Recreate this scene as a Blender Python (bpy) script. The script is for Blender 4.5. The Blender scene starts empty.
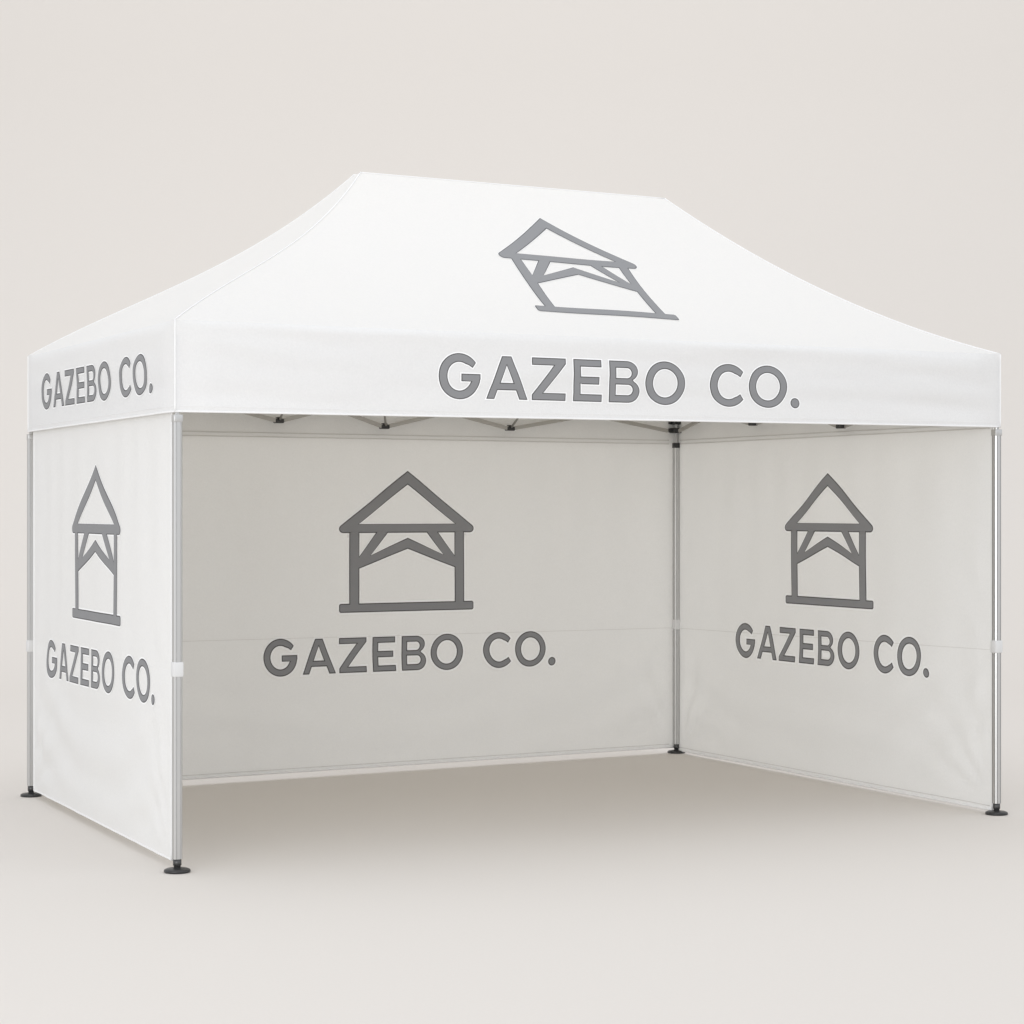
import bpy, bmesh, math, random
from mathutils import Vector, noise
from mathutils.geometry import tessellate_polygon
random.seed(4)
sc = bpy.context.scene
C = sc.collection

# ------------------------------------------------------------ materials
def mat(name, col, rough=.8, metal=0, translucent=0.0, bump=None, var=0.0, spec=.3, vscale=3.0, tint=(1, .92, .79)):
    m = bpy.data.materials.new(name); m.use_nodes = True
    nt = m.node_tree; N = nt.nodes; L = nt.links
    b = N['Principled BSDF']; out = N['Material Output']
    b.inputs['Base Color'].default_value = (*col, 1)
    b.inputs['Roughness'].default_value = rough
    b.inputs['Metallic'].default_value = metal
    b.inputs['Specular IOR Level'].default_value = spec
    tc = N.new('ShaderNodeTexCoord')
    if var:
        n = N.new('ShaderNodeTexNoise'); n.inputs['Scale'].default_value = vscale; n.inputs['Detail'].default_value = 6
        r = N.new('ShaderNodeMapRange')
        r.inputs['To Min'].default_value = 1 - var; r.inputs['To Max'].default_value = 1 + var
        mx = N.new('ShaderNodeMix'); mx.data_type = 'RGBA'; mx.blend_type = 'MULTIPLY'; mx.inputs[0].default_value = 1
        mx.inputs[6].default_value = (*col, 1)
        L.new(tc.outputs['Object'], n.inputs['Vector']); L.new(n.outputs['Fac'], r.inputs['Value'])
        L.new(r.outputs[0], mx.inputs[7]); L.new(mx.outputs[2], b.inputs['Base Color'])
        colout = mx.outputs[2]
    else:
        colout = None
    nrm = None
    if bump:
        prev = None
        for sca, st, dist in bump:
            n = N.new('ShaderNodeTexNoise'); n.inputs['Scale'].default_value = sca; n.inputs['Detail'].default_value = 3
            bp = N.new('ShaderNodeBump'); bp.inputs['Strength'].default_value = st; bp.inputs['Distance'].default_value = dist
            L.new(tc.outputs['Object'], n.inputs['Vector']); L.new(n.outputs['Fac'], bp.inputs['Height'])
            if prev: L.new(prev.outputs[0], bp.inputs['Normal'])
            prev = bp
        nrm = prev.outputs[0]; L.new(nrm, b.inputs['Normal'])
    if translucent:
        t = N.new('ShaderNodeBsdfTranslucent'); t.inputs['Color'].default_value = (col[0] * .98 * tint[0], col[1] * tint[1], col[2] * tint[2], 1)
        mx = N.new('ShaderNodeMixShader'); mx.inputs[0].default_value = translucent
        if nrm: L.new(nrm, t.inputs['Normal'])
        L.new(b.outputs[0], mx.inputs[1]); L.new(t.outputs[0], mx.inputs[2]); L.new(mx.outputs[0], out.inputs['Surface'])
    return m

M = {}
WEAVE = [(150, .35, .003), (34, .12, .004), (7, .30, .006)]
M['cloth'] = mat('white_polyester', (.895, .895, .897), .75, tint=(1, .88, .69), translucent=.24, bump=WEAVE, var=.045, vscale=95)
M['wall'] = mat('white_wall_polyester', (.90, .90, .90), .8, tint=(1, .97, .91), translucent=.24, bump=WEAVE, var=.045, vscale=95)
M['valance'] = mat('shaded_valance_polyester', (.85, .85, .853), .78, tint=(1, .95, .88), translucent=.14, bump=WEAVE, var=.045, vscale=95)  # darker copy of the white cloth, the valance's shade put into its colour
M['hem'] = mat('hem_tape', (.92, .92, .92), .6, translucent=.05)
M['thread'] = mat('seam_thread', (.68, .665, .64), .9)
M['ink'] = mat('grey_ink', (.262, .264, .272), .7, bump=[(160, .2, .002)], var=.03)
M['ink_edge'] = mat('dark_ink_edge', (.075, .075, .078), .7)
M['ink_key'] = mat('white_print_border', (.985, .985, .985), .7)
M['alu'] = mat('brushed_aluminium', (.60, .60, .595), .38, metal=.85, bump=[(60, .1, .001)])
M['alu_groove'] = mat('aluminium_groove', (.20, .20, .195), .5, metal=.7)
M['bar'] = mat('truss_aluminium', (.44, .425, .40), .45, metal=.5)
M['black'] = mat('black_plastic', (.026, .026, .027), .36, bump=[(90, .15, .001)], spec=.5)
M['stub'] = mat('dark_steel', (.10, .10, .10), .4, metal=.7)
M['strap'] = mat('white_strap_webbing', (.72, .72, .72), .7, bump=[(220, .4, .002)])
M['floor'] = mat('matte_studio_floor', (.735, .696, .655), .95, bump=[(60, .10, .003)], var=.022, vscale=70, spec=.1)

# ------------------------------------------------------------ helpers
def link(name, me, m, parent=None, smooth=True):
    o = bpy.data.objects.new(name, me); C.objects.link(o)
    for x in (m if isinstance(m, (list, tuple)) else [m]): me.materials.append(x)
    if parent: o.parent = parent
    if smooth:
        for p in me.polygons: p.use_smooth = True
    return o

def obj(name, bm, m, parent=None, smooth=False):
    bmesh.ops.recalc_face_normals(bm, faces=bm.faces)
    me = bpy.data.meshes.new(name); bm.to_mesh(me); bm.free()
    return link(name, me, m, parent, smooth)

def add_box(bm, c, sx, sy, sz, yaw=0, bev=0.0, d=None):
    """box; if d given it is the direction of the local X axis"""
    r = bmesh.ops.create_cube(bm, size=1)['verts']
    if d is not None:
        X = Vector(d).normalized(); Y = Vector((0, 0, 1)).cross(X).normalized(); Z = X.cross(Y)
    else:
        X = Vector((math.cos(yaw), math.sin(yaw), 0)); Y = Vector((-math.sin(yaw), math.cos(yaw), 0)); Z = Vector((0, 0, 1))
    c = Vector(c)
    for v in r:
        p = v.co.copy(); v.co = c + X * p.x * sx + Y * p.y * sy + Z * p.z * sz
    if bev:
        es = set()
        for v in r: es.update(v.link_edges)
        bmesh.ops.bevel(bm, geom=list(es), offset=bev, segments=2, affect='EDGES', profile=.5)

def add_lathe(bm, c, prof, n=40):
    rings = []
    for r, z in prof:
        rings.append([bm.verts.new((c[0] + r * math.cos(2 * math.pi * i / n), c[1] + r * math.sin(2 * math.pi * i / n), c[2] + z)) for i in range(n)])
    for a, b in zip(rings, rings[1:]):
        for i in range(n): bm.faces.new((a[i], a[(i + 1) % n], b[(i + 1) % n], b[i]))
    bm.faces.new(rings[0][::-1]); bm.faces.new(rings[-1])

def add_prism(bm, c, poly, z0, z1, yaw):
    ca, sa = math.cos(yaw), math.sin(yaw)
    lo = []; hi = []
    for x, y in poly:
        X = c[0] + x * ca - y * sa; Y = c[1] + x * sa + y * ca
        lo.append(bm.verts.new((X, Y, z0))); hi.append(bm.verts.new((X, Y, z1)))
    n = len(poly)
    for i in range(n): bm.faces.new((lo[i], lo[(i + 1) % n], hi[(i + 1) % n], hi[i]))
    bm.faces.new(lo[::-1]); bm.faces.new(hi)

def add_tube(bm, pts, r, n=10):
    pts = [Vector(p) for p in pts]; rings = []
    for i, p in enumerate(pts):
        t = (pts[min(i + 1, len(pts) - 1)] - pts[max(i - 1, 0)]).normalized()
        up = Vector((0, 0, 1)) if abs(t.z) < .9 else Vector((1, 0, 0))
        a = t.cross(up).normalized(); b = a.cross(t)
        rings.append([bm.verts.new(p + a * r * math.cos(2 * math.pi * k / n) + b * r * math.sin(2 * math.pi * k / n)) for k in range(n)])
    for A, B in zip(rings, rings[1:]):
        for k in range(n): bm.faces.new((A[k], A[(k + 1) % n], B[(k + 1) % n], B[k]))
    bm.faces.new(rings[0][::-1]); bm.faces.new(rings[-1])

def sheet(f, us, vs):
    bm = bmesh.new()
    g = [[bm.verts.new(f(u, v)) for v in vs] for u in us]
    for i in range(len(us) - 1):
        for j in range(len(vs) - 1):
            bm.faces.new((g[i][j], g[i + 1][j], g[i + 1][j + 1], g[i][j + 1]))
    return bm

def frange(a, b, step):
    n = max(1, round((b - a) / step)); return [a + (b - a) * i / n for i in range(n + 1)]

# ------------------------------------------------------------ printed artwork (flat outlines, cap height 100)
def ell(cx, cy, rx, ry, a0, a1, n=28):
    return [(cx + rx * math.cos(math.radians(a0 + (a1 - a0) * i / n)), cy + ry * math.sin(math.radians(a0 + (a1 - a0) * i / n))) for i in range(n + 1)]

def ring(cx, cy, rx, ry, ix, iy):
    return [ell(cx, cy, rx, ry, 0, 360, 56)[:-1], ell(cx, cy, ix, iy, 0, 360, 56)[:-1]]

def sh(polys, dx): return [[(x + dx, y) for x, y in p] for p in polys]

GLY = {
 'G': [ell(51, 50, 51.5, 53, 37, 352, 50) + [(103, 45), (103, 56), (55.6, 56), (55.6, 38.5), (80, 38.5)]
       + ell(51, 50, 30, 33, -22, -298, 46) + [(75, 75.8), (84, 70)]],
 'A': [[(0, 0), (20, 0), (28.5, 21), (75.5, 21), (84, 0), (105, 0), (63.5, 100), (40, 100)],
       [(35.5, 38), (51.8, 79), (68, 38)]],
 'Z': [[(0, 0), (87, 0), (87, 17.5), (29, 17.5), (87, 87), (87, 100), (0, 100), (0, 82.5), (56, 82.5), (0, 13)]],
 'E': [[(0, 0), (75, 0), (75, 17.5), (18.8, 17.5), (18.8, 41), (67.5, 41), (67.5, 59), (18.8, 59), (18.8, 82.5), (73, 82.5), (73, 100), (0, 100)]],
 'B': [[(0, 0)] + ell(50, 27.2, 31, 27.2, -90, 60, 22) + ell(47, 75.5, 28.6, 24.5, -58, 90, 22) + [(0, 100)],
       [(17.8, 58.6)] + ell(47, 70.8, 11.7, 12.2, -90, 90, 16) + [(17.8, 83)],
       [(17.8, 18)] + ell(50, 30.5, 12.7, 12.5, -90, 90, 16) + [(17.8, 43)]],
 'O': ring(54, 50, 54, 53, 33.5, 34.5),
 'C': [ell(53, 50, 53, 53, 40, 320, 50) + [(84.5, 29), (77, 23.8)] + ell(53, 50, 31.5, 34, -60, -300, 44) + [(77, 76.2), (84.5, 71)]],
 '.': [ell(12.5, 10.5, 12.8, 12.8, 0, 360, 30)[:-1]],
}
TEXT = []
for ch, x in (('G', 0), ('A', 118), ('Z', 234), ('E', 341), ('B', 435), ('O', 531), ('C', 707), ('O', 815), ('.', 934)):
    TEXT.append(sh(GLY[ch], x))
TEXT_W = 959.0
def rc(cx, cy, r, a0, a1): return ell(cx, cy, r, r, a0, a1, 6)
half = rc(190, 6, 6, -90, 0) + rc(190, 20, 6, 0, 90) + [(167.5, 26), (167.5, 230)] + rc(184.9, 242, 12, -90, 50)
outer = half + [(0, 411)] + [(-x, y) for x, y in reversed(half)]
EMBLEM = [[outer,
           [(0, 371), (-141, 256), (141, 256)],
           [(139.5, 26), (139.5, 127), (0, 183), (-139.5, 127), (-139.5, 26)],
           [(-139.5, 230), (-139.5, 162), (-92, 230)],
           [(139.5, 230), (139.5, 162), (92, 230)],
           [(-57, 230), (-107, 165), (0, 215), (107, 165), (57, 230)]]]

def area(p): return .5 * sum(p[i][0] * p[(i + 1) % len(p)][1] - p[(i + 1) % len(p)][0] * p[i][1] for i in range(len(p)))
def orient(polys):
    out = []
    for i, p in enumerate(polys):
        q = [p[0]]
        for a in p[1:]:
            if math.hypot(a[0] - q[-1][0], a[1] - q[-1][1]) > .4: q.append(a)
        if math.hypot(q[0][0] - q[-1][0], q[0][1] - q[-1][1]) < .4: q.pop()
        if (area(q) > 0) != (i == 0): q.reverse()
        out.append(q)
    return out
def grow(p, dx, dy):
    """offset an outline (in metres) by dx along its normal with mitres"""
    n = len(p); out = []
    for i in range(n):
        a, b, c = p[i - 1], p[i], p[(i + 1) % n]
        e1 = (b[0] - a[0], b[1] - a[1]); e2 = (c[0] - b[0], c[1] - b[1])
        l1 = math.hypot(*e1); l2 = math.hypot(*e2)
        n1 = (e1[1] / l1, -e1[0] / l1); n2 = (e2[1] / l2, -e2[0] / l2)
        m = (n1[0] + n2[0], n1[1] + n2[1]); q = m[0] * m[0] + m[1] * m[1]
        k = 2 / max(q, .9)
        out.append((b[0] + m[0] * k * dx, b[1] + m[1] * k * dy))
    return out

WORDS = ((TEXT[:6], 'the printed word GAZEBO'), (TEXT[6:], 'the printed word CO. with its full stop'))
def print_text(aff, surf, parent, **k):
    for g, lab in WORDS:
        o = print_art('printed_word', g, aff, surf, parent, **k); o['label'] = lab
def print_art(name, glyphs, aff, surf, parent, cell=(.03, .03), key=.0075, edge=.0046, keymat=True):
    """aff maps art units to surface coordinates (metres); surf(a, b, lift) gives the point on the cloth"""
    bm = bmesh.new()
    layers = [(1, key, .0012), (2, 0, .0020), (0, -edge, .0027)]
    for mi, g, lift in layers:
        if g > 0 and not keymat: continue
        sub = bmesh.new()
        for polys in glyphs:
            P = [[aff(x, y) for x, y in p] for p in orient(polys)]
            if area(P[0]) < 0: P = [list(reversed(p)) for p in P]
            if g: P = [grow(p, g, g) for p in P]
            flat = [v for p in P for v in p]
            vs = [sub.verts.new((x, y, 0)) for x, y in flat]
            for t in tessellate_polygon([[Vector((x, y, 0)) for x, y in p] for p in P]):
                try: sub.faces.new([vs[i] for i in t])
                except ValueError: pass
        xs = [v.co.x for v in sub.verts]; ys = [v.co.y for v in sub.verts]
        for ax, lo, hi, st in ((0, min(xs), max(xs), cell[0]), (1, min(ys), max(ys), cell[1])):
            k = math.ceil(lo / st)
            while k * st < hi:
                co = [0, 0, 0]; no = [0, 0, 0]; co[ax] = k * st; no[ax] = 1
                bmesh.ops.bisect_plane(sub, geom=sub.verts[:] + sub.edges[:] + sub.faces[:], plane_co=co, plane_no=no, dist=1e-5)
                k += 1
        mp = {}
        for v in sub.verts: mp[v.index if False else v] = bm.verts.new(surf(v.co.x, v.co.y, lift))
        for f in sub.faces:
            nf = bm.faces.new([mp[v] for v in f.verts]); nf.material_index = mi
        sub.free()
    me = bpy.data.meshes.new(name); bm.to_mesh(me); bm.free()
    return link(name, me, [M['ink'], M['ink_key'], M['ink_edge']], parent, True)

# ------------------------------------------------------------ the tent's plan (metres, camera stands at the origin)
FL = Vector((-1.498, 10.050, 0)); BL = Vector((-2.719, 12.700, 0)); FR = Vector((2.577, 11.945, 0)); BR = Vector((1.095, 14.970, 0))
CEN = (FL + BL + FR + BR) / 4
Z_EAVE, Z_RIDGE, Z_VAL = 2.465, 3.415, 2.060

tent = bpy.data.objects.new('canopy_tent', None); C.objects.link(tent)
tent.location = (0, 0, 0)
tent['label'] = 'white pop-up canopy tent with three printed fabric walls and an open front on aluminium legs'
tent['category'] = 'canopy tent'

class Side:
    """a vertical plane from A to B; n points outward"""
    def __init__(s, A, B):
        s.A, s.B = A, B; s.d = (B - A).normalized(); s.L = (B - A).length
        n = Vector((s.d.y, -s.d.x, 0))
        if n.dot((A + B) / 2 - CEN) < 0: n = -n
        s.n = n
left = Side(BL, FL); back = Side(BL, BR); right = Side(BR, FR); front = Side(FL, FR)

# ---- fabric walls
def fold_disp(L, seed, amp, slow=.007, z0=.03, ua=0, ub=0):
    def f(u, z):
        H = 2.3
        w = .0
        # slow sag over the whole cloth
        w += slow * noise.noise(Vector((u * .9 + seed, z * .8, 1.3)))
        # soft vertical drapes below the top rail
        w += .005 * math.exp(-(H - z) / .9) * math.sin(u * 17 + 3 * noise.noise(Vector((u * 1.1, z * .5, seed))))
        # folds fanning from the corners, strongest near the floor
        for cu, cz, A, R, k in ((0, .02, .013, .55, 15), (L, .02, .008, .50, 17), (0, H * .38, .003, .5, 9), (L, H * .38, .003, .5, 9)):
            du, dz = abs(u - cu), z - cz
            r = math.hypot(du, dz)
            th = math.atan2(dz, du + 1e-6)
            w += A * math.exp(-r / R) * min(1, r / .25) * math.sin(th * k + seed * 3 + cu + 2.2 * noise.noise(Vector((u * 2, z * 2, seed + 5))))
        # shallow swags low on the panel
        c = (z - .05) - .55 * ((u - L / 2) / (L / 2)) ** 2 * .8
        w += .0065 * math.exp(-((z - .38) / .34) ** 2) * math.sin(c * 20 + 2.5 * noise.noise(Vector((u * 1.3, z * 1.6, seed + 9))))
        # puckers along the bottom hem
        w += .006 * math.exp(-max(z - .03, 0) / .11) * noise.noise(Vector((u * 11, z * 6, seed + 2)))
        # fine creases gathered above the hem
        w += .0034 * math.exp(-max(z - .05, 0) / .22) * noise.noise(Vector((u * 6 + z * 5, z * 10 - u * 3, seed + 21)))
        # long shallow tension lines running diagonally across the panel
        w += .0011 * math.sin(u * 10 - z * 7 + seed + 3.5 * noise.noise(Vector((u * .8, z * .8, seed + 12)))) * (1 if seed > 2 else .5)
        # pinned at the edges and along the hem
        w *= .3 + .7 * min(1, max(0, z - z0) / .16)
        # pinned at the edges
        e = max(0, min(1, min(u - ua, ub - u) / .12)); e2 = min(1, max(0, (H - z)) / .15 + .15)
        top = 1 - .75 * max(0, min(1, (z - 1.85) / .2))
        return amp * w * max(0, e) * e2 * top
    return f

def make_wall(side, u0, u1, inset, seed, amp, z0, z1, inward_print, name, label):
    disp = fold_disp(side.L, seed, amp, .007 if inward_print else .0025, z0, u0, u1)
    sgn = -1 if inward_print else 1
    def surf(u, z, lift=0):
        p = side.A + side.d * u + side.n * (-inset + disp(u, z) + sgn * lift)
        return Vector((p.x, p.y, z))
    us = frange(u0, u1, .03); vs = frange(z0, z1, .03)
    w = obj(name, sheet(surf, us, vs), M['wall'], tent, True)
    w['label'] = label
    # bottom hem pocket and the side edges, sewn tape
    bm = bmesh.new(); add_tube(bm, [surf(u, z0 + .004) for u in us], .0075 if inward_print else .0045, 8)
    obj('hem', bm, M['hem'], w, True)
    for ue in (u0, u1):
        bm = bmesh.new(); add_tube(bm, [surf(ue, z) for z in vs], .005, 8)
        obj('edge_tape', bm, M['hem'], w, True)
    return w, surf

def seam(surf, parent, u0, u1, zf, r, m='thread', lift=.003):
    bm = bmesh.new()
    us = frange(u0, u1, .03)
    f = [surf(u, zf(u), lift) for u in us]
    add_tube(bm, f, r, 6)
    obj('seam', bm, M[m], parent, True)

wl, sl = make_wall(left, .085, left.L - .080, -.002, 1.7, 1.2, .040, 2.30, False, 'side_wall', 'left fabric wall printed on its outside')
wb, sb = make_wall(back, .015, back.L - .012, -.003, 4.1, 1.6, .037, 2.33, True, 'back_wall', 'back fabric wall printed on its inside')
wr, sr = make_wall(right, .012, right.L - .04, -.003, 7.3, 1.6, .016, 2.33, True, 'side_wall', 'right fabric wall printed on its inside')
for s, w, L in ((sb, wb, back.L), (sr, wr, right.L)):
    seam(s, w, .05, L - .06, lambda u: 2.056, .0028)
    seam(s, w, .05, L - .06, lambda u: 2.080, .0028)
    seam(s, w, .05, L - .06, lambda u: .060 if s is sb else .040, .0018)
seam(sb, wb, .05, back.L - .02, lambda u: .852 - .0045 * u, .0010, lift=.0007)
seam(sr, wr, .05, right.L - .06, lambda u: .83 + .013 * u, .0010, lift=.0007)
seam(sl, wl, .06, left.L - .06, lambda u: .895, .0008, 'hem', lift=.0006)

def text_aff(u0, u1, z0, z1, tilt=0.0, flip=1):
    sx = (u1 - u0) / TEXT_W; sy = (z1 - z0) / 100
    return lambda x, y: (u0 + x * sx, z0 + y * sy + tilt * x * sx)
def emb_aff(uc, halfw, z0, z1):
    return lambda x, y: (uc + x * halfw / 197.5, z0 + y * (z1 - z0) / 411)

print_text(text_aff(.395, 2.572, .710, .905, .006), sl, wl)
print_art('printed_emblem', EMBLEM, emb_aff(1.470, .502, 1.055, 1.848), sl, wl)
print_text(text_aff(1.437, 3.494, .624, .838, -.002), sb, wb, key=.0120, edge=.0058)
print_art('printed_emblem', EMBLEM, emb_aff(2.411, .476, .990, 1.860), sb, wb, key=.0120, edge=.0058)
print_text(text_aff(.750, 2.787, .688, .896, .0015), sr, wr, key=.0120, edge=.0058)
print_art('printed_emblem', EMBLEM, emb_aff(1.782, .466, 1.045, 1.838), sr, wr, key=.0120, edge=.0058)

# ---- roof
ZE = {'FL': 2.472, 'FR': 2.447, 'BL': 2.487, 'BR': 2.460}
def hprof(s, q=0.0): return s - (1 - q) * .62 * s * s * (1 - s) - q * .43 * s * (1 - s)
PLf = Vector((-.808, 12.000, 0)); PLb = Vector((-.848, 12.080, 0)); PRf = Vector((.872, 12.850, 0)); PRb = Vector((.840, 12.925, 0))
OUT = .013
def corner(P, s1, s2, o=OUT):
    # offset the plan corner outward along both side normals
    n1, n2 = s1.n, s2.n; k = 1 + n1.dot(n2)
    return P + (n1 + n2) * o / k
cFL, cFR, cBL, cBR = corner(FL, front, left), corner(FR, front, right), corner(BL, back, left), corner(BR, back, right)
def roof_surf(E0, E1, R0, R1, q0, q1, z0, z1, seed):
    def f(s, t, lift=0):
        a = E0.lerp(R0, s); b = E1.lerp(R1, s); p = a.lerp(b, t)
        sag = -.018 * math.sin(math.pi * max(0, min(1, s))) * math.sin(math.pi * t)
        wr = .006 * noise.noise(Vector((p.x * 2.2, p.y * 2.2, seed))) * math.sin(math.pi * t) * min(1, s * 5) * min(1, (1 - s) * 5)
        # light tension creases that run up from the eave corners
        cr = .004 * min(1, s / .06) * math.exp(-s / .12) * math.sin(math.pi * t) * math.sin(t * 40 + 6 * noise.noise(Vector((t * 5, s * 3, seed))))
        ze = z0 + (z1 - z0) * t; zr = Z_RIDGE + .007 - .022 * (q0 + (q1 - q0) * t)
        z = ze + (zr - ze) * hprof(s, q0 + (q1 - q0) * t) + sag + wr + cr
        return Vector((p.x, p.y, z + lift))
    return f
roof_faces = {'front': (cFL, cFR, PLf, PRf, 0, 1, ZE['FL'], ZE['FR']), 'back': (cBL, cBR, PLb, PRb, 0, 1, ZE['BL'], ZE['BR']), 'left': (cBL, cFL, PLb, PLf, 0, 0, ZE['BL'], ZE['FL']), 'right': (cFR, cBR, PRf, PRb, 1, 1, ZE['FR'], ZE['BR'])}
bm = bmesh.new()
fs = {}
for i, (k, v) in enumerate(roof_faces.items()):
    f = roof_surf(*v, 3.1 + i * 2); fs[k] = f
    n = 90 if k in ('front', 'back') else 60
    g = [[bm.verts.new(f(a / 48, b / n)) for b in range(n + 1)] for a in range(49)]
    for a in range(48):
        for b in range(n): bm.faces.new((g[a][b], g[a][b + 1], g[a + 1][b + 1], g[a + 1][b]))
# closing strip along the ridge
A = [fs['front'](1, b / 90) for b in range(91)]; B = [fs['back'](1, b / 90) for b in range(91)]
for b in range(90):
    bm.faces.new([bm.verts.new(p) for p in (A[b], A[b + 1], B[b + 1], B[b])])
bmesh.ops.remove_doubles(bm, verts=bm.verts, dist=.0008)
roof = obj('canopy_roof', bm, M['cloth'], tent, True)
# hip creases are kept by splitting the shading there
me = roof.data
for e in me.edges: pass
md = roof.modifiers.new('edges', 'EDGE_SPLIT'); md.split_angle = math.radians(14)
def pipe(name, pts, r, parent, m='hem'):
    bm = bmesh.new(); add_tube(bm, pts, r, 8); return obj(name, bm, M[m], parent, True)
for k, t in (('front', 0), ('front', 1), ('back', 0), ('back', 1)):
    pipe('piping', [fs[k](a / 48, t, .002) for a in range(49)], .0032, roof)
pipe('piping', [fs['front'](1, b / 30, .001) for b in range(31)], .0032, roof)
pipe('piping', [fs['back'](1, b / 30, .001) for b in range(31)], .0032, roof)
# roof emblem: plan coordinates mapped straight up to the front slope
def front_st(x, y):
    s, t = .5, .5
    for _ in range(12):
        def q(s, t):
            a = cFL.lerp(PLf, s); b = cFR.lerp(PRf, s); return a.lerp(b, t)
        p = q(s, t); ps = (q(s + 1e-4, t) - p) / 1e-4; pt = (q(s, t + 1e-4) - p) / 1e-4
        dx, dy = x - p.x, y - p.y; D = ps.x * pt.y - pt.x * ps.y
        s += (dx * pt.y - pt.x * dy) / D; t += (ps.x * dy - dx * ps.y) / D
    return s, t
def roof_print(x, y, lift):
    s, t = front_st(x, y); p = fs['front'](s, t)
    return p + Vector((.12, -.36, .92)) * lift
def roof_aff(x, y):
    return (.49387 + .00185315 * x - .00076408 * y + 8.85e-8 * x * y - 1.663e-7 * y * y,
            11.30021 + .00082718 * x + .00284471 * y + 5.14e-8 * x * y - 1.36008e-6 * y * y)
print_art('printed_emblem', EMBLEM, roof_aff,
          roof_print, roof, cell=(.04, .04), key=.003, edge=.0042)

# ---- valance
def make_valance(side, cA, cB, seed, label, zA, zB):
    d = (cB - cA).normalized(); L = (cB - cA).length
    off = (cA - side.A).dot(d)
    def surf(u, z, lift=0):
        # u is measured from the leg centre at side.A
        ze = zA + (zB - zA) * (u - off) / L
        zz = Z_VAL + (z - Z_VAL) * (ze - Z_VAL) / (Z_EAVE - Z_VAL)
        e = min(1, max(0, min(u - off, L + off - u)) / .15)
        w = .007 * noise.noise(Vector((u * .8 + seed, z * 9, seed))) + .0045 * noise.noise(Vector((u * 2.0, z * 19, seed + 4)))
        w += .0035 * math.exp(-((min(u - off, L + off - u) - .35) / .35) ** 2) * math.sin(z * 42 + u * 3 + seed)
        if side is left: w *= .5
        f = 1 - max(0, 1 - (Z_EAVE - z) / .04) ** 2
        p = cA + d * (u - off) + side.n * ((w + .013) * e * f + lift)
        return Vector((p.x, p.y, zz if not lift else zz))
    us = frange(off, L + off, .03)
    vs = frange(Z_VAL, Z_EAVE - .04, .02) + [Z_EAVE - .03, Z_EAVE - .02, Z_EAVE - .012, Z_EAVE - .006, Z_EAVE]
    v = obj('valance', sheet(surf, us, vs), M['valance'], tent, True); v['label'] = label
    bm = bmesh.new(); add_tube(bm, [surf(u, Z_VAL + .002) for u in us], .0045, 8); obj('hem', bm, M['hem'], v, True)
    seam(surf, v, off + .02, L + off - .02, lambda u: Z_VAL + .026, .0009, 'hem')
    return v, surf
vf, sf = make_valance(front, cFL, cFR, 2.2, 'front valance with the longest printed lettering', ZE['FL'], ZE['FR'])
vl, svl = make_valance(left, cBL, cFL, 5.7, 'left valance with narrow printed lettering', ZE['BL'], ZE['FL'])
vb, svb = make_valance(back, cBL, cBR, 8.1, 'plain back valance', ZE['BL'], ZE['BR'])
vr, svr = make_valance(right, cBR, cFR, 9.4, 'plain right valance', ZE['BR'], ZE['FR'])
print_text(text_aff(1.260, 3.247, 2.150, 2.356, -.004), sf, vf, key=.006, edge=.0042)
print_text(text_aff(.385, 2.600, 2.167, 2.345, -.003), svl, vl, key=.006, edge=.0042)
for c, par, zt in ((cFL, vf, ZE['FL']), (cFR, vf, ZE['FR']), (cBL, vl, ZE['BL']), (cBR, vb, ZE['BR'])):
    o = (c - CEN).normalized() * .001
    pipe('corner_piping', [(c.x + o.x, c.y + o.y, z) for z in frange(Z_VAL, zt, .03)], .0042, par)

# ---- legs
def leg_profile(w):
    # square aluminium extrusion with chamfered corners and two grooves down every face
    h = w / 2; c = w * .16; g = w * .045; dp = w * .09; m = w * .24
    q = [(-h + c, -h)]
    for k in (-m, m): q += [(k - g, -h), (k - g * .8, -h + dp), (k + g * .8, -h + dp), (k + g, -h)]
    q += [(h - c, -h)]
    out = []
    for k in range(4):
        a = k * math.pi / 2
        out += [(x * math.cos(a) - y * math.sin(a), x * math.sin(a) + y * math.cos(a)) for x, y in q]
    return out
def make_leg(P, yaw, collar, zcol, zs, label):
    bm = bmesh.new(); add_prism(bm, P, leg_profile(.040), .060, zcol, yaw)
    leg = obj('leg', bm, M['alu'], tent); leg['label'] = label
    bm = bmesh.new(); add_prism(bm, P, leg_profile(.020), zcol + .002, Z_EAVE - .06, yaw); obj('inner_tube', bm, M['alu'], leg)
    # foot: stub and round base plate
    bm = bmesh.new(); add_lathe(bm, P, [(.014, .020), (.0155, .022), (.0155, .030), (.019, .032), (.019, .0595)], 28)
    obj('foot_stub', bm, M['stub'], leg, True)
    bm = bmesh.new(); add_lathe(bm, P, [(.050, .0), (.0585, .002), (.060, .007), (.058, .013), (.048, .0175), (.024, .021), (.014, .023)], 48)
    obj('foot', bm, M['black'], leg, True)
    # collar where the inner tube slides out
    bm = bmesh.new(); add_box(bm, (P.x, P.y, zcol - .014), .0425, .0425, .034, yaw, .003)
    obj('collar', bm, M[collar], leg, True)
    # strap that ties the wall to the leg
    bm = bmesh.new(); add_box(bm, (P.x, P.y, zs), .047, .047, .066, yaw, .004)
    obj('tie_strap', bm, M['strap'], leg, True)
    return leg
yaw_f = math.atan2(front.d.y, front.d.x)
make_leg(FL, yaw_f, 'alu', 2.045, .908, 'front leg left of the open side')
make_leg(BL, yaw_f, 'alu', 2.045, .850, 'back leg behind the left wall')
make_leg(FR, yaw_f, 'alu', 2.045, .893, 'front leg right of the open side')
BRp = BR - back.n * .018 - right.n * .018 + Vector((.006, 0, 0))
lb = make_leg(BRp, yaw_f, 'black', 2.060, .856, 'back corner leg with black slider')
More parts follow.
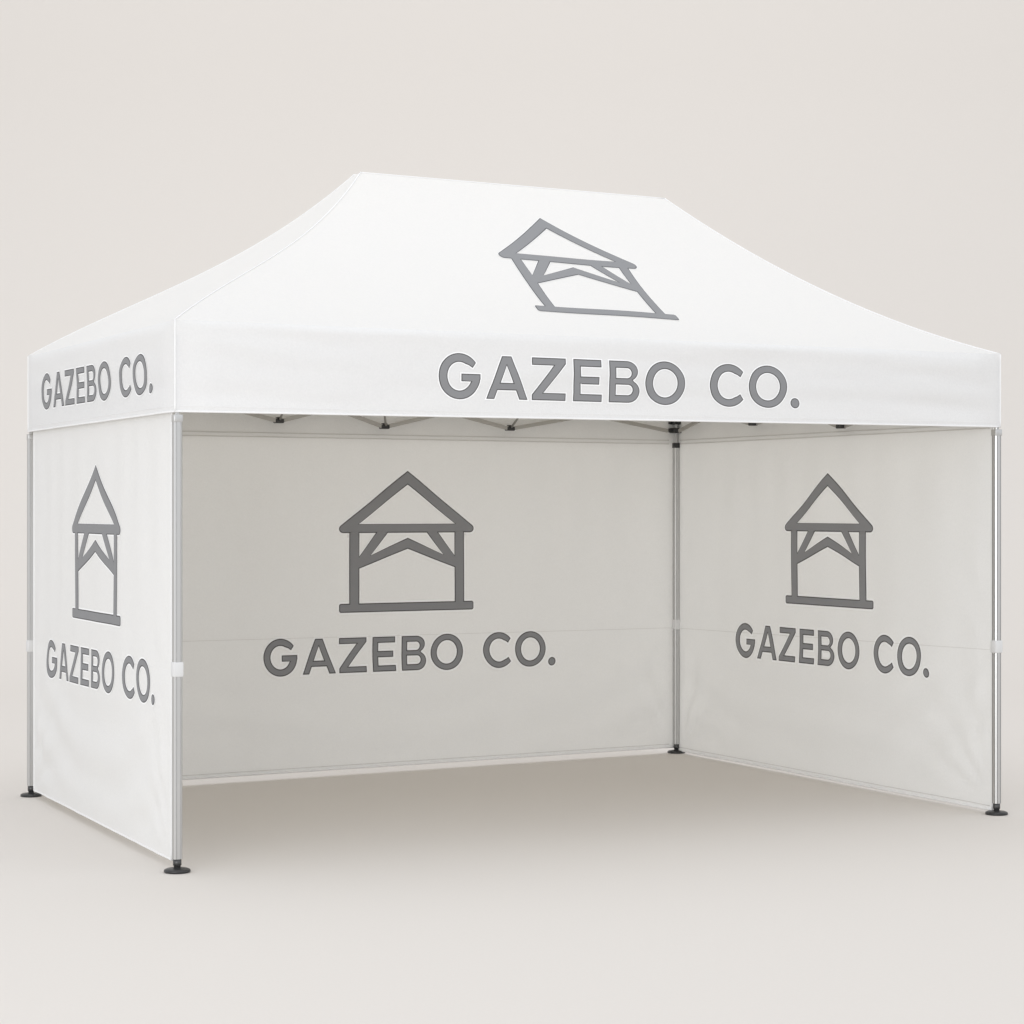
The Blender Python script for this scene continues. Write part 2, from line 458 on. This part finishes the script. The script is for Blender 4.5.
# slider and top bracket with the bars between them
for P, par in ((BRp, lb),):
    for z, s, h in ((2.145, .084, .034), (2.196, .072, .022)):
        bm = bmesh.new(); add_box(bm, (P.x, P.y, z), s, s, h, yaw_f, .004)
        for a, b in ((1, 0), (0, -1), (-1, 0)):
            q = P + front.d * a * .045 + front.n * (-b) * -.045
            add_box(bm, (q.x, q.y, z), .022, .022, h * .8, yaw_f, .002)
        obj('bracket', bm, M['black'], par, True)

# ---- scissor trusses behind the valance
def truss(side, joints, inset, label, zl=2.135, h=.195, peaks=None):
    t = bpy.data.objects.new('truss', None); C.objects.link(t); t.parent = tent; t['label'] = label
    mid = (side.A + side.B) / 2; t.location = (mid.x, mid.y, Z_VAL)
    bpy.context.view_layer.update()
    inv = t.location.copy()
    base = lambda u: side.A + side.d * u - side.n * inset
    def ob(name, bm, m, sm=False):
        for v in bm.verts: v.co -= inv
        return obj(name, bm, m, t, sm)
    pts = [(u, z) for u, z in joints]
    for i in range(len(pts) - 1):
        (u0, z0), (u1, z1) = pts[i], pts[i + 1]
        for k, (za, zb) in enumerate(((z0, z1 + h), (z0 + h, z1))):
            a = base(u0 + (.095 if i == 0 else .012)) - side.n * (k * .020 - .010); b = base(u1 - (.095 if i == len(pts) - 2 else .012)) - side.n * (k * .020 - .010)
            a = Vector((a.x, a.y, za)); b = Vector((b.x, b.y, zb))
            bm = bmesh.new(); add_box(bm, (a + b) / 2, (b - a).length, .013, .024, d=(b - a), bev=.002)
            ob('truss_bar', bm, M['bar'])
        m = (base(u0) + base(u1)) / 2
        bm = bmesh.new(); add_box(bm, (m.x, m.y, (z0 + z1 + h) / 2), .016, .042, .016, math.atan2(side.d.y, side.d.x), .002); ob('pivot', bm, M['black'])
    for i, (u, z) in enumerate(pts):
        if u < .1 or u > side.L - .1: continue
        for dz in (0, h):
            p = base(u); yw = math.atan2(side.d.y, side.d.x)
            bm = bmesh.new(); add_box(bm, (p.x, p.y, z + dz), .058, .040, .026, yw, .006)
            add_box(bm, (p.x, p.y, z + dz + .014), .030, .034, .018, yw, .004)
            ob('truss_joint', bm, M['black'])
        if peaks is not None:
            q = peaks(i)
            if q is not None:
                for dz, zz in ((.01, q.z), (h, q.z - .10)):
                    p = base(u); a = Vector((p.x, p.y, z + dz)) - side.n * .02; b = Vector((q.x, q.y, zz))
                    bm = bmesh.new(); add_tube(bm, [a, b], .007, 8); ob('roof_strut', bm, M['bar'], True)
    return t
Lb, Lr, Lf, Ll = back.L, right.L, front.L, left.L
pl3 = Vector((-.80, 12.03, 3.28)); pr3 = Vector((.86, 12.88, 3.28))
truss(back, [(0.02, 2.14), (.13 * Lb, 2.16), (.340 * Lb, 2.150), (.500 * Lb, 2.128), (.702 * Lb, 2.133), (Lb - .02, 2.14)], .055,
      'scissor truss along the back', peaks=lambda i: {2: pl3, 3: pl3, 4: pr3}.get(i))
truss(right, [(.02, 2.14), (.309 * Lr, 2.156), (.594 * Lr, 2.108), (Lr - .02, 2.14)], .055, 'scissor truss along the right side', peaks=lambda i: {1: pr3}.get(i))
truss(front, [(.02, 2.20), (.18 * Lf, 2.17), (.34 * Lf, 2.17), (.5 * Lf, 2.17), (.66 * Lf, 2.17), (.82 * Lf, 2.17), (Lf - .02, 2.16)], .055, 'scissor truss behind the front valance')
truss(left, [(.02, 2.20), (.33 * Ll, 2.20), (.66 * Ll, 2.20), (Ll - .02, 2.20)], .055, 'scissor truss along the left side')

# ------------------------------------------------------------ setting: seamless studio floor rising into a backdrop
bm = bmesh.new()
prof = [(-12, 0)] + [(y, 0) for y in frange(-10, 20, 2)]
prof += [(20 + 7 * math.sin(a), 7 - 7 * math.cos(a)) for a in [math.pi / 2 * i / 24 for i in range(1, 25)]]
prof += [(27, 8), (27, 10), (27, 13), (27, 16)]
X = frange(-28, 28, 2)
g = [[bm.verts.new((x, y, z)) for y, z in prof] for x in X]
for i in range(len(X) - 1):
    for j in range(len(prof) - 1): bm.faces.new((g[i][j], g[i][j + 1], g[i + 1][j + 1], g[i + 1][j]))
fl = obj('floor', bm, M['floor'], None, True)
fl['kind'] = 'structure'; fl['label'] = 'pale warm grey seamless studio floor sweeping up into the backdrop'

# ------------------------------------------------------------ light
w = bpy.data.worlds.new('World'); sc.world = w; w.use_nodes = True
bg = w.node_tree.nodes['Background']; bg.inputs[0].default_value = (.970, .993, 1.026, 1); bg.inputs[1].default_value = .985
def area_light(name, loc, target, sx, sy, e, col=(1, 1, 1)):
    l = bpy.data.lights.new(name, 'AREA'); l.shape = 'RECTANGLE'; l.size = sx; l.size_y = sy; l.energy = e; l.color = col
    o = bpy.data.objects.new(name, l); C.objects.link(o); o.location = loc
    o.rotation_euler = (Vector(target) - Vector(loc)).to_track_quat('-Z', 'Y').to_euler()
    return o
area_light('overhead_softbox', (0, 11.8, 8.2), (0, 12.2, 1), 9, 6, 115)
area_light('front_left_fill', (-4.5, -1.5, 2.1), (.3, 12, 1.1), 7, 3.4, 445)  # added fill from the camera side, brightens the walls and tent interior
area_light('backdrop_fill', (0, 19.0, 10.5), (0, 27, 5), 18, 2, 190)  # added unseen light that only lifts the backdrop's brightness

# ------------------------------------------------------------ camera
cam = bpy.data.cameras.new('camera'); co = bpy.data.objects.new('camera', cam); C.objects.link(co)
co.location = (0, 0, 1.63); co.rotation_euler = (math.pi / 2, 0, 0)
cam.sensor_width = 36; cam.lens = 36 * 2246 / 1024; cam.shift_y = -4 / 1024; cam.clip_end = 200
sc.camera = co
sc.view_settings.view_transform = 'Standard'; sc.view_settings.look = 'None'
sc.view_settings.exposure = 0; sc.view_settings.gamma = 1
